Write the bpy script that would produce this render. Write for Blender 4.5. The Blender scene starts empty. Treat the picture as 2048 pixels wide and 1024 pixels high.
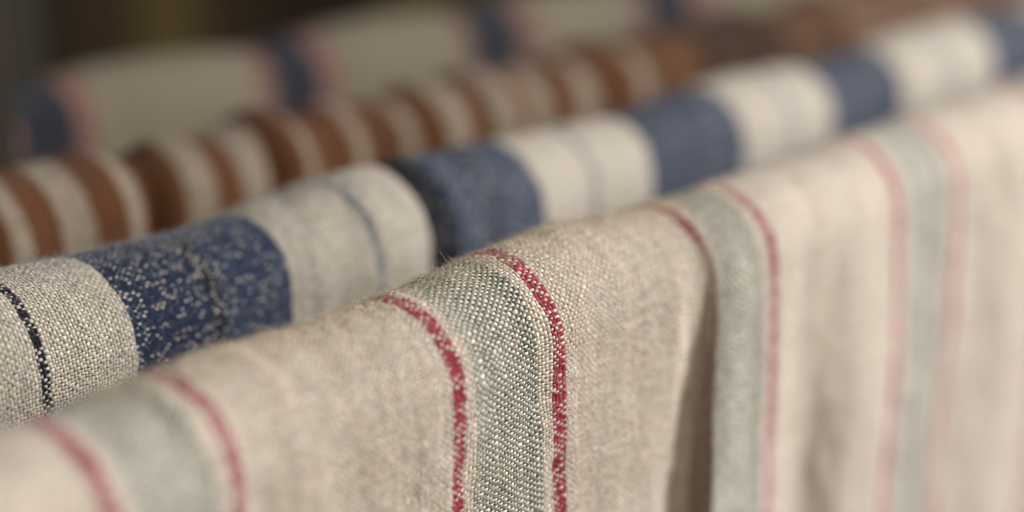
import bpy, math, numpy as np
from mathutils import Matrix, Vector
sc = bpy.context.scene
COL = sc.collection
ZR = 1.0                       # height of the row of cloth tops above the floor (m)

# ---------------------------------------------------------------- camera
H = 0.10023                    # camera above the cloth tops
cam_d = bpy.data.cameras.new('camera'); cam = bpy.data.objects.new('camera', cam_d); COL.objects.link(cam)
cam_d.lens = 60.0; cam_d.sensor_width = 36.0; cam_d.clip_start = 0.01; cam_d.clip_end = 50
pitch = math.atan(1032/3413.33)
up = Vector((0, math.cos(pitch), math.sin(pitch)))
d = Vector((2989, 1032, -3413.33)).normalized()
yv = up.cross(d)
R3 = Matrix((d, yv, up))       # rows: the world axes seen from the camera
cam.matrix_world = Matrix.Translation((0, 0, ZR+H)) @ R3.to_4x4()
cam_d.dof.use_dof = True; cam_d.dof.focus_distance = 0.326; cam_d.dof.aperture_fstop = 3.7
cam_d.dof.aperture_blades = 0
sc.camera = cam

# ---------------------------------------------------------------- light
w = bpy.data.worlds.new('World'); sc.world = w; w.use_nodes = True
w.node_tree.nodes['Background'].inputs[0].default_value = (.95, .88, .74, 1)
w.node_tree.nodes['Background'].inputs[1].default_value = 0.05
def area(name, loc, target, size, size_y, power, col):
    l = bpy.data.lights.new(name, 'AREA'); l.shape = 'RECTANGLE'; l.size = size; l.size_y = size_y
    l.energy = power; l.color = col
    o = bpy.data.objects.new(name, l); COL.objects.link(o); o.location = loc
    o.rotation_euler = (Vector(target)-Vector(loc)).to_track_quat('-Z', 'Y').to_euler()
    return o
area('window_light', (1.66, -1.12, 1.90), (.34, .25, 1.0), .9, .9, 86, (.925, .935, 1.0))
area('soft_fill_light', (-.3, -1.1, 1.9), (.30, .24, 1.0), 1.0, .8, 11.5, (1.0, .93, .84))  # added warm fill from the front left, evens out the brightness of the cloths
sc.view_settings.view_transform = 'Standard'; sc.view_settings.look = 'None'
sc.view_settings.gamma = 1; sc.view_settings.exposure = 0
sc.cycles.use_denoising = True; sc.cycles.denoiser = 'OPENIMAGEDENOISE'; sc.cycles.denoising_prefilter = 'ACCURATE'
sc.cycles.max_bounces = 6; sc.cycles.diffuse_bounces = 4

# ---------------------------------------------------------------- helpers
def srgb(r, g, b, cover=0.):    # cover: how far this warp yarn hides the pale weft
    f = lambda c: (c/255/12.92 if c/255 <= .04045 else ((c/255+.055)/1.055)**2.4)
    return (f(r), f(g), f(b), cover)
def _h(ix, iy, seed):
    n = (ix.astype(np.int64)*374761393 + iy.astype(np.int64)*668265263 + seed*982451653) & 0xffffffff
    n = ((n ^ (n >> 13))*1274126177) & 0xffffffff
    n = ((n ^ (n >> 16))*2246822519) & 0xffffffff
    return ((n ^ (n >> 15)) & 0xffffff)/float(0xffffff)*2-1
def vnoise(x, y, seed=0):
    x, y = np.broadcast_arrays(x, y)
    ix, iy = np.floor(x), np.floor(y); fx, fy = x-ix, y-iy
    fx = fx*fx*(3-2*fx); fy = fy*fy*(3-2*fy)
    a = _h(ix, iy, seed); b = _h(ix+1, iy, seed); c = _h(ix, iy+1, seed); e = _h(ix+1, iy+1, seed)
    return (a*(1-fx)+b*fx)*(1-fy)+(c*(1-fx)+e*fx)*fy
def sst(a, b, x):
    t = np.clip((x-a)/(b-a), 0, 1); return t*t*(3-2*t)
def bump1(x, c, wl, wr):       # smooth hump, its left and right half-widths differ
    t = np.where(x < c, (x-c)/wl, (x-c)/wr); return np.exp(-t*t)
def link(name, me, parent=None, kind=None, label=None, cat=None, group=None):
    o = bpy.data.objects.new(name, me); COL.objects.link(o)
    if parent: o.parent = parent
    if kind: o['kind'] = kind
    if label: o['label'] = label
    if cat: o['category'] = cat
    if group: o['group'] = group
    return o
def mesh(name, V, F, mat, uv=None, smooth=True):
    V = np.asarray(V, np.float32).reshape(-1, 3); F = np.asarray(F, np.int32); k = F.shape[1]
    me = bpy.data.meshes.new(name); me.vertices.add(len(V)); me.vertices.foreach_set('co', V.ravel())
    me.loops.add(F.size); me.loops.foreach_set('vertex_index', F.ravel())
    me.polygons.add(len(F)); me.polygons.foreach_set('loop_start', np.arange(0, F.size, k, dtype=np.int32))
    me.polygons.foreach_set('use_smooth', np.full(len(F), smooth))
    me.update(calc_edges=True)
    if uv is not None:
        l = me.uv_layers.new(name='weave'); l.data.foreach_set('uv', np.asarray(uv, np.float32)[F.ravel()].ravel())
    me.materials.append(mat); me.validate(); return me
def grid_faces(n, m, off=0, flip=False):
    a = (np.arange(n-1)[:, None]*m+np.arange(m-1)[None, :]).ravel()+off
    q = np.stack([a, a+m, a+m+1, a+1], 1)
    return q[:, ::-1] if flip else q
def box(x0, x1, y0, y1, z0, z1, bev=0.0):
    import bmesh
    bm = bmesh.new(); bmesh.ops.create_cube(bm, size=1)
    for v in bm.verts:
        v.co = Vector(((x0+x1)/2+v.co.x*(x1-x0), (y0+y1)/2+v.co.y*(y1-y0), (z0+z1)/2+v.co.z*(z1-z0)))
    if bev: bmesh.ops.bevel(bm, geom=list(bm.edges), offset=bev, segments=2, affect='EDGES')
    return bm
def bm_obj(name, bm, mat, **kw):
    me = bpy.data.meshes.new(name); bm.to_mesh(me); bm.free(); me.materials.append(mat)
    return link(name, me, **kw)
def rod_bm(c, r, x0, x1):
    import bmesh
    bm = bmesh.new()
    bmesh.ops.create_cone(bm, cap_ends=True, segments=32, radius1=r, radius2=r, depth=x1-x0,
        matrix=Matrix.Translation(((x0+x1)/2, c[0], c[1])) @ Matrix.Rotation(math.pi/2, 4, 'Y'))
    for f in bm.faces: f.smooth = len(f.verts) == 4
    return bm

# ---------------------------------------------------------------- node helper
class S:
    def __init__(s, nt, sock): s.nt, s.k = nt, sock
    def m(s, op, *o, clamp=False):
        n = s.nt.nodes.new('ShaderNodeMath'); n.operation = op; n.use_clamp = clamp
        for i, q in enumerate((s,)+o):
            if isinstance(q, S): s.nt.links.new(q.k, n.inputs[i])
            else: n.inputs[i].default_value = q
        return S(s.nt, n.outputs[0])
    def __add__(s, o): return s.m('ADD', o)
    __radd__ = __add__
    def __sub__(s, o): return s.m('SUBTRACT', o)
    def __mul__(s, o): return s.m('MULTIPLY', o)
    __rmul__ = __mul__
    def __truediv__(s, o): return s.m('DIVIDE', o)
def vec(nt, x, y=0., z=0.):
    n = nt.nodes.new('ShaderNodeCombineXYZ')
    for i, q in enumerate((x, y, z)):
        if isinstance(q, S): nt.links.new(q.k, n.inputs[i])
        else: n.inputs[i].default_value = q
    return S(nt, n.outputs[0])
def white(nt, x, y=0., z=0.):
    n = nt.nodes.new('ShaderNodeTexWhiteNoise'); n.noise_dimensions = '3D'
    nt.links.new(vec(nt, x, y, z).k, n.inputs['Vector']); return S(nt, n.outputs['Value'])
def noise(nt, v, scale, detail=2., rough=.5):
    n = nt.nodes.new('ShaderNodeTexNoise'); n.inputs['Scale'].default_value = scale
    n.inputs['Detail'].default_value = detail; n.inputs['Roughness'].default_value = rough
    if v is not None: nt.links.new(v.k, n.inputs['Vector'])
    return S(nt, n.outputs['Fac'])
def rng(nt, x, a, b, c, e, smooth=False):
    n = nt.nodes.new('ShaderNodeMapRange'); n.interpolation_type = 'SMOOTHSTEP' if smooth else 'LINEAR'
    nt.links.new(x.k, n.inputs[0])
    for i, q in zip((1, 2, 3, 4), (a, b, c, e)): n.inputs[i].default_value = q
    return S(nt, n.outputs[0])
def mix(nt, f, a, b, mode='MIX'):
    n = nt.nodes.new('ShaderNodeMix'); n.data_type = 'RGBA'; n.blend_type = mode
    for q, k in ((f, 0), (a, 6), (b, 7)):
        if isinstance(q, S): nt.links.new(q.k, n.inputs[k])
        else: n.inputs[k].default_value = q
    return S(nt, n.outputs[2])
def grey(nt, x):
    n = nt.nodes.new('ShaderNodeCombineColor')
    for i in range(3): nt.links.new(x.k, n.inputs[i])
    return S(nt, n.outputs[0])

def woven(name, period, stripes, weft, bias=.15, tint=(1, 1, 1, 1), heather=.25, amp=.50):
    """Plain weave: coloured warp threads run over and under a plain weft.
    stripes = [(start thread, colour), ...] inside one repeat of `period` threads."""
    m = bpy.data.materials.new(name); m.use_nodes = True; nt = m.node_tree
    bsdf = nt.nodes['Principled BSDF']
    uvn = nt.nodes.new('ShaderNodeUVMap'); uvn.uv_map = 'weave'
    sep = nt.nodes.new('ShaderNodeSeparateXYZ'); nt.links.new(uvn.outputs[0], sep.inputs[0])
    u, v = S(nt, sep.outputs[0]), S(nt, sep.outputs[1])
    uvs = S(nt, uvn.outputs[0])
    i, j = u.m('FLOOR'), v.m('FLOOR'); fu, fv = u-i, v-j
    def prof(f):
        t = f*2.-1.; return ((t*t)*-1.+1.02).m('MAXIMUM', 0.).m('SQRT')
    undw = ((v-i-.5)*math.pi).m('COSINE'); undf = ((u-j-.5)*math.pi).m('COSINE')*-1.
    rij = white(nt, i, j, 3.); ri = white(nt, i, 0., 7.); rj = white(nt, j, 0., 11.)
    blot = noise(nt, uvs, .45, 3., .65)
    ramp = nt.nodes.new('ShaderNodeValToRGB'); cr = ramp.color_ramp; cr.interpolation = 'CONSTANT'
    nt.links.new(((i+.5).m('FLOORED_MODULO', float(period))/float(period)).k, ramp.inputs[0])
    while len(cr.elements) > 1: cr.elements.remove(cr.elements[-1])
    cr.elements[0].position = 0; cr.elements[0].color = stripes[0][1]
    for p0, c in stripes[1:]:
        e = cr.elements.new(p0/period); e.color = c
    zw = undw*.5+prof(fu)*.6+bias+S(nt, ramp.outputs['Alpha'])+(rij-.5)*1.1+(blot-.5)*.35
    zf = undf*.5+prof(fv)*.6
    mask = rng(nt, zw-zf, -.06, .06, 0., 1., True)
    hgt = zw.m('MAXIMUM', zf)
    # every yarn has its own shade, and a heathered one along its length
    along_w = noise(nt, vec(nt, i*3.7, v*.35, ri*9.), 1., 2.)
    along_f = noise(nt, vec(nt, u*.35, j*3.7, rj*9.), 1., 2.)
    fw = (ri-.5)*.16+(rij-.5)*.22+(along_w-.5)*(heather*3.2)+1.0
    ff = (rj-.5)*.16+(rij-.5)*.22+(along_f-.5)*(heather*2.2)+1.0
    wcol = mix(nt, 1., S(nt, ramp.outputs[0]), grey(nt, fw), 'MULTIPLY')
    fcol = mix(nt, 1., weft, grey(nt, ff), 'MULTIPLY')
    col = mix(nt, mask, fcol, wcol)
    # slubs: warmer flecks where the flax was not combed clean
    slub = rng(nt, noise(nt, vec(nt, u*.5, v*.16, 2.), 1., 3., .65), .56, .74, 0., .42)
    col = mix(nt, slub, col, mix(nt, 1., col, (.70, .60, .45, 1), 'MULTIPLY'))
    col = mix(nt, 1., col, tint, 'MULTIPLY')
    nt.links.new(col.k, bsdf.inputs['Base Color'])
    bsdf.inputs['Roughness'].default_value = .88
    bsdf.inputs['Specular IOR Level'].default_value = .18
    bsdf.inputs['Sheen Weight'].default_value = .06; bsdf.inputs['Sheen Roughness'].default_value = .5
    # fine ply and fibre relief
    ply = noise(nt, vec(nt, u*5., v*9.), 1., 2., .6)
    bn = nt.nodes.new('ShaderNodeBump'); bn.inputs['Strength'].default_value = 1.
    bn.inputs['Distance'].default_value = amp*1e-3
    nt.links.new((hgt+ply*.32).k, bn.inputs['Height']); nt.links.new(bn.outputs[0], bsdf.inputs['Normal'])
    return m

def weave_height(U, V, bias, mask_seed=0):
    i, j = np.floor(U), np.floor(V); fu, fv = U-i, V-j
    P = lambda f: np.sqrt(np.maximum(0, 1.02-(2*f-1)**2))
    zw = .5*np.cos(np.pi*(V-i-.5))+.6*P(fu)+bias+.45*_h(i, j, 5)
    zf = -.5*np.cos(np.pi*(U-j-.5))+.6*P(fv)
    return np.maximum(zw, zf)-.75

# ---------------------------------------------------------------- cloth builder
RAD = .016                                  # rod plus the cloth that lies on it
YR = [.2156, .2829, .3528, .4507]           # where each cloth's skyline runs
def centre(k):
    ph = math.atan2(H, YR[k]); return YR[k]-RAD*math.sin(ph), ZR-RAD*math.cos(ph)
def grade(lo, hi, a, b, step, big):
    mid = list(np.arange(a, b, step)); s = step; x = b; r = []
    while x < hi: r.append(x); s = min(big, s*1.12); x += s
    r.append(hi); s = step; x = a; l = []
    while x > lo: s = min(big, s*1.12); x -= s; l.append(x)
    if l: l[-1] = lo
    return np.array(l[::-1]+mid+r)
def frame_at(k, s):
    cy, cz = centre(k); q = math.pi*RAD/2; a = np.clip(s, -q, q)/RAD
    below = np.maximum(np.abs(s)-q, 0)
    y = cy-RAD*np.sin(a); z = cz+RAD*np.cos(a)-below
    return y, z, -np.sin(a), np.cos(a)
def place(k, X, Sg, off):
    y, z, ny, nz = frame_at(k, Sg)
    return np.stack(np.broadcast_arrays(X, y+ny*off, z+nz*off), -1)
PU, PV = .00082, .00066
def cloth(k, x0, x1, back, front, dense, delta, U_of, mat, bias, label, hem_mat, fuzz=None, amp=.00036):
    if dense: xs = grade(x0, x1, dense[0], dense[1], PU/5, .0016); ss = grade(-back, front, dense[2], dense[3], PV/5, .0016)
    else: xs = np.arange(x0, x1, .0016); ss = grade(-back, front, -.03, .05, .0012, .004)
    X, Sg = xs[:, None], ss[None, :]
    def dl(x, q):                 # offset off the base shape, and the sideways lean of a fold
        r = delta(x, q); return r if isinstance(r, tuple) else (r, 0.*r, 0.*r)
    off, sh, pat = dl(X, Sg)
    U = U_of(X-pat)+0*Sg+.26*vnoise(X/(1.5*PU), Sg/.02, 61+k)+.12*vnoise(X/(.9*PU), Sg/(1.1*PV), 63+k)+.30*vnoise(X/.0040, Sg/.0030, 3+k)+.9*vnoise(X/.03, Sg/.025, 31+k)*1.0
    V = Sg/PV+0*X+.26*vnoise(X/.02, Sg/(1.5*PV), 62+k)+.12*vnoise(X/(1.1*PU), Sg/(.9*PV), 64+k)+.34*vnoise(X/.0035, Sg/.0040, 13+k)+1.1*vnoise(X/.028, Sg/.03, 37+k)
    if dense:
        e = .010
        mk = sst(dense[0], dense[0]+2*e, X)*(1-sst(dense[1]-2*e, dense[1], X))*sst(dense[2], dense[2]+.004, Sg)*(1-sst(dense[3]-e, dense[3], Sg))
        off = off+amp*weave_height(U, V, bias)*mk+.00010*vnoise(X/.0016, Sg/.0022, 77)
    V1 = place(k, X-sh, Sg, off).reshape(-1, 3); uv1 = np.stack([U, V], -1).reshape(-1, 2)
    F1 = grid_faces(len(xs), len(ss), 0, True)
    # the inner face, a millimetre in
    xi = np.arange(x0, x1, .003); si = grade(-back, front, -.03, .03, .003, .006); Xi, Si = xi[:, None], si[None, :]
    oi, hi_, pi_ = dl(Xi, Si)
    V2 = place(k, Xi-hi_, Si, oi-.0012).reshape(-1, 3)
    uv2 = np.stack(np.broadcast_arrays(U_of(Xi-pi_), Si/PV), -1).reshape(-1, 2)
    F2 = grid_faces(len(xi), len(si), len(V1), False)
    me = mesh('striped_cloth', np.concatenate([V1, V2]), np.concatenate([F1, F2]), mat, np.concatenate([uv1, uv2]))
    o = link('striped_cloth', me, label=label, cat='cloth', group='striped cloths hung in rows')
    # hems on the two hanging edges: a doubled band 2.6 mm thick
    for send, sg in ((front, 1), (-back, -1)):
        xh = np.arange(x0, x1, .003); prof = [(-.0030, .0012), (.0012, .0012), (.0022, -.0006), (.0012, -.0026), (-.0140, -.0026), (-.0140, .0008)]
        prof = [(a if n != 5 else a, b) for n, (a, b) in enumerate(prof)]
        rows = []; uvh = []
        for a, b in prof:
            s_ = np.full_like(xh, send+sg*a) if False else send+sg*a
            oh, hh, ph_ = dl(xh, np.full_like(xh, send)); rows.append(place(k, xh-hh, np.full_like(xh, s_), oh+b)); uvh.append(np.stack([U_of(xh), np.full_like(xh, s_/PV)], -1))
        rows.append(rows[0]); uvh.append(uvh[0])
        Vh = np.stack(rows, 1).reshape(-1, 3); Uh = np.stack(uvh, 1).reshape(-1, 2)
        link('hem', mesh('hem', Vh, grid_faces(len(xh), len(prof)+1, 0, sg > 0), mat, Uh), parent=o)
    if fuzz:
        rnd = np.random.RandomState(50+k); n, fx0, fx1, fs0, fs1, fmat = fuzz
        px = rnd.uniform(fx0, fx1, n); ps = np.where(rnd.rand(n) < .6, rnd.uniform(-.013, .006, n), rnd.uniform(fs0, fs1, n))
        L = (rnd.gamma(2.2, .00055, n)+.0004)*np.where(rnd.rand(n) < .05, 1.2, .85); az = rnd.uniform(0, 2*np.pi, n); lift = rnd.uniform(.25, 1., n)
        curl = rnd.uniform(-2.8, 2.8, n); seg = 6; r0 = rnd.uniform(.000022, .000048, n)
        base, fh, ph_ = dl(px, ps)
        px = px-fh
        ax, as_, ao = px.copy(), ps.copy(), base+.00005; ang = az.copy(); lf = lift.copy(); rings = []
        for t in range(seg+1):
            c = place_v(k, ax, as_, ao); rr = r0*(1-.75*t/seg)
            tri = []
            for q in range(3):
                an = ang+np.pi/2; w_ = np.cos(q*2.094)*rr; h_ = np.sin(q*2.094)*rr
                tri.append(place_v(k, ax+np.cos(an)*w_, as_+np.sin(an)*w_, ao+h_))
            rings.append(np.stack(tri, 1))
            st = L/seg; ax = ax+np.cos(ang)*st*np.sqrt(np.maximum(.05, 1-lf**2*.8)); as_ = as_+np.sin(ang)*st*np.sqrt(np.maximum(.05, 1-lf**2*.8)); ao = ao+st*lf
            ang = ang+curl/seg; lf = lf-.22*rnd.rand(n)
        Vf = np.stack(rings, 1).reshape(-1, 3); b = np.arange(n)*(seg+1)*3; F = []
        for t in range(seg):
            for q in range(3):
                F.append(np.stack([b+t*3+q, b+t*3+(q+1) % 3, b+t*3+3+(q+1) % 3, b+t*3+3+q], 1))
        link('loose_fibres', mesh('loose_fibres', Vf, np.concatenate(F), fmat), parent=o, kind='stuff')
    return o
def place_v(k, X, s, off):
    y, z, ny, nz = frame_at(k, s); return np.stack([X, y+ny*off, z+nz*off], -1)
def piece(xk, uk):
    xk, uk = np.array(xk)/1000., np.array(uk, float)
    sl0, sl1 = (uk[1]-uk[0])/(xk[1]-xk[0]), (uk[-1]-uk[-2])/(xk[-1]-xk[-2])
    def f(x):
        r = np.interp(x, xk, uk); r = np.where(x < xk[0], uk[0]+(x-xk[0])*sl0, r)
        return np.where(x > xk[-1], uk[-1]+(x-xk[-1])*sl1, r)
    return f
def plain_mat(name, col, rough=.7, spread=.25, scale=(3, 3, 60)):
    m = bpy.data.materials.new(name); m.use_nodes = True; nt = m.node_tree; b = nt.nodes['Principled BSDF']
    tc = nt.nodes.new('ShaderNodeTexCoord'); mp = nt.nodes.new('ShaderNodeMapping'); mp.inputs['Scale'].default_value = scale
    nt.links.new(tc.outputs['Object'], mp.inputs[0])
    f = noise(nt, S(nt, mp.outputs[0]), 1., 4., .6)
    c = mix(nt, 1., col, grey(nt, rng(nt, f, .3, .7, 1-spread, 1+spread)), 'MULTIPLY')
    nt.links.new(c.k, b.inputs['Base Color']); b.inputs['Roughness'].default_value = rough; b.inputs['Specular IOR Level'].default_value = .15
    bn = nt.nodes.new('ShaderNodeBump'); bn.inputs['Strength'].default_value = .3; bn.inputs['Distance'].default_value = .001
    nt.links.new(f.k, bn.inputs['Height']); nt.links.new(bn.outputs[0], b.inputs['Normal'])
    return m

# ---------------------------------------------------------------- the room behind
wallm = plain_mat('dark_wall_paint', srgb(52, 40, 26), .8, .2, (4, 4, 4))
floorm = plain_mat('floor_boards', srgb(70, 52, 36), .6, .3, (2, 20, 2))
bm_obj('floor', box(-3, 5, -3, 3.2, -.05, 0), floorm, kind='structure')
wl = bm_obj('wall', box(-3, 5, 1.62, 1.75, 0, 2.8), wallm, kind='structure')
stain = [plain_mat('dark_brown_stain', srgb(48, 35, 18), .6, .3, (30, 4, 2)), plain_mat('amber_stain', srgb(80, 66, 34), .6, .3, (30, 4, 2)),
         plain_mat('near_black_stain', srgb(34, 25, 15), .6, .3, (30, 4, 2))]
x = -.45
for n in range(36):
    t = (0, 2, 0, 1, 0, 2, 2, 1, 1, 0, 2, 0)[(n-13) % 12]
    bm_obj('plank', box(x, x+.102, 1.596+.002*(n % 3), 1.62, .0, 2.6, .003), stain[t], parent=wl)
    x += .105

# ---------------------------------------------------------------- the drying rack
darkwood = plain_mat('dark_rack_wood', srgb(42, 34, 24), .6, .2, (20, 20, 3))
metal = plain_mat('rack_wood', srgb(40, 36, 22), .6, .15, (20, 20, 3))
rack = bpy.data.objects.new('drying_rack', None); COL.objects.link(rack); rack.location = (0, 0, 0)
rack['label'] = 'dim greyish wooden upright of the rack rising at the far left behind the cloths'; rack['category'] = 'drying rack'
C = [centre(k) for k in range(4)]
X0, X1 = -.02, 1.55
bm_obj('post', box(.246, .2662, .400, .415, 0, 1.7, .002), darkwood, parent=rack)
bm_obj('post', box(.361, .380, .550, .568, 0, 1.7, .002), metal, parent=rack)
bm_obj('post', box(1.50, 1.535, .535, .570, 0, 1.7, .002), metal, parent=rack)
for k in range(4):
    bm_obj('rod', rod_bm(C[k], .0085, X0 if k else .02, X1), metal, parent=rack)
bm_obj('end_rail', box(X1-.03, X1-.005, .15, .535, ZR-.045, ZR-.020, .002), metal, parent=rack)

# ---------------------------------------------------------------- the cloths
BEIGE = srgb(194, 175, 148); WEFT = srgb(234, 222, 206)
# 1: oatmeal with green bands between red pinstripes
RED = srgb(160, 52, 66, .58); GR = srgb(130, 131, 108, .12); GD = srgb(106, 113, 92, .15); GL = srgb(144, 143, 122, .08)
m1 = woven('oatmeal_green_red_linen', 104, [(0, BEIGE), (1, RED), (5, BEIGE), (8, GL), (11, GR), (25, GD), (29, BEIGE), (33, RED), (37, BEIGE)], WEFT, bias=.20)
U1 = piece([60, 88, 136.3, 163.6, 212.6, 246.1, 296, 324.1, 379.8, 417.7, 475, 515, 570, 610], [-104, -67, 0, 37, 104, 141, 208, 245, 312, 349, 416, 453, 520, 557])
def d1(x, s):
    hang = sst(.004, .075, s); top = np.exp(-((s-.002)/.014)**2)
    r = (.0030*bump1(x, .267, .032, .016))*top
    # the tall fold that stands out at the green band: slow left flank, sharp right one
    tall = (.0056*hang+.0015*sst(-.01, .02, s))*bump1(x, .302, .0050, .026)
    fold = tall-.0012*hang*bump1(x, .291, .008, .005)
    wrap = sst(.008, .030, s)*(.0045*sst(.2985, .3010, x)*(1-sst(.304, .316, x))-.0045*sst(.284, .292, x)*(1-sst(.2985, .3010, x)))
    fold = fold+.0060*hang*bump1(x, .362, .016, .03)-.0020*hang*bump1(x, .338, .010, .008)
    fold = fold+.0035*hang*bump1(x, .447, .016, .022)+.006*hang*bump1(x, .53, .03, .03)
    r = r+fold
    r = r+.0016*hang*np.sin((x-.13)*62)*(x < .25)
    cal = sst(-.03, .01, s)
    r = r+cal*(.00085*vnoise(x/.011, s/.030, 1)+.0011*(.5-np.abs(vnoise((x-.35*s)/.016, (s+.3*x)/.045, 41)))*sst(.30, .34, x)+.00050*vnoise(x/.0045, s/.010, 2)+.00012*vnoise(x/.0024, s/.0034, 4))
    return r, 1.12*fold+.50*tall, .50*tall-wrap
f1 = plain_mat('pale_fibre', srgb(205, 190, 165), .8, .1)
cloth(0, -.02, .95, .22, .27, (.158, .335, -.013, .070), d1, U1, m1, .20,
      'nearest oatmeal linen cloth with grey green bands edged by thin red stripes', None, fuzz=(14000, .15, .31, -.012, .055, f1))
# 2: cream and denim blue blocks with a dark thread in the cream
NV = srgb(26, 40, 66, .90); NV2 = srgb(42, 56, 82, .96)
NM = srgb(60, 69, 86, 1.0); ND = srgb(18, 26, 42, .9); CR = srgb(180, 168, 146); BK = srgb(20, 24, 30, .5)
ST2 = []
for n in range(6):                       # six blocks; threads counted from the left end of the pattern
    o2 = 116*n
    ST2 += [(o2, NM if n else NV), (o2+27, ND if n < 2 else srgb(40, 52, 76, .9)), (o2+30, NM if n else NV2), (o2+57, CR), (o2+85, BK if n == 5 else srgb(86, 96, 102, .5)), (o2+87.5, CR)]
ST2 = [t for t in ST2 if not (t[0] in (116*2+27, 116*2+30, 116*3+27, 116*3+30, 116*4+27, 116*4+30))]
m2 = woven('cream_denim_linen', 696, ST2, srgb(212, 201, 184), bias=.20, heather=.35)
m2b = None
U2 = piece([60, 150.5, 195.4, 238.8, 285, 323.1, 372.9, 415.9, 471.3, 517.9, 584.3, 640], [-175, -59, 0, 57, 116, 173, 232, 289, 348, 405, 464, 521])
def d2(x, s):
    r = .0016*sst(.236, .258, x)*(1-sst(.2805, .2822, x))
    r = r-.0062*sst(.2805, .2822, x)*(1-sst(.2838, .2895, x))+.0016*bump1(x, .2910, .0016, .006)
    w = sst(.236, .250, x)*(1-sst(.274, .2795, x))
    r = r+w*(.0013*vnoise(x/.010+s*25, s/.03, 8)+.0004*vnoise(x/.0045-s*40, s/.014, 28))
    r = r+sst(-.03, 0, s)*(.0006*vnoise(x/.013, s/.025, 6)+.00025*vnoise(x/.005, s/.009, 7)+.0012*np.sin(x*47)+.0008*vnoise(x/.035, s/.05, 46))
    return r
f2 = plain_mat('grey_fibre', srgb(150, 150, 150), .8, .1)
cloth(1, -.02, 1.25, .18, .22, (.145, .285, -.013, .040), d2, U2, m2, .40,
      'second cloth back, cream with wide denim blue blocks and a thin dark line', None, fuzz=(12000, .13, .27, -.012, .03, f2))
# 3: rust and cream stripes
RU = srgb(92, 52, 20); RD = srgb(92, 44, 18); CM = srgb(146, 132, 112)
st3 = []
for n in range(14): st3 += [(20*n, RU), (20*n+11.5, CM)]
st3 += [(280, srgb(96, 60, 30)), (315, srgb(54, 34, 18)), (370, srgb(92, 62, 38)), (410, srgb(112, 84, 64))]
m3 = woven('rust_cream_linen', 1330, st3, srgb(96, 66, 36), bias=.9)
xc = [223.8, 242.3, 261.4, 280.1, 299.4, 319.2, 340.3, 360, 380.8, 400.9, 421.5, 443.5]
U3 = piece([150, 204.5]+xc+[470, 505, 560, 600, 640, 1500], [-15, 25]+[45.5+20*n for n in range(12)]+[280, 315, 370, 410, 450, 1310])
def d3(x, s):
    return .0004*np.cos(2*np.pi*(U3(x)-16)/20)+.0010*vnoise(x/.016, s/.03, 19)+.0012*np.sin(x*210)+.0012*np.sin(x*83+1)+.0006*vnoise(x/.009, s/.02, 9)-.0045*bump1(x, .2615, .006, .003)*sst(-.01, .02, s)-.003*bump1(x, .299, .005, .003)*sst(-.01, .02, s)-.003*bump1(x, .341, .006, .003)*sst(-.01, .02, s)
cloth(2, -.02, 1.50, .18, .20, None, d3, U3, m3, .75,
      'third cloth back with narrow rust brown and cream stripes, blurred', None)
# 4: ecru with navy bands edged in pink
PK = srgb(124, 84, 74); EC = srgb(124, 113, 90)
m4 = woven('ecru_navy_pink_linen', 104, [(0, srgb(26, 31, 40, .4)), (19, PK), (28, EC), (96, PK)], srgb(120, 108, 90), bias=.85)
U4 = piece([185, 288, 307.2, 316.5, 380, 389.4, 410.5, 422.3, 485, 492.2, 520.5, 532, 600, 607, 640], [-104, 0, 19, 30, 93, 104, 123, 134, 197, 208, 227, 238, 301, 312, 331])
def d4(x, s):
    return .0014*np.sin(x*60)+.0007*vnoise(x/.012, s/.02, 10)
cloth(3, .283, 1.50, .18, .20, None, d4, U4, m4, .42,
      'farthest cloth, ecru with dark navy bands edged in dusty pink, very blurred', None)
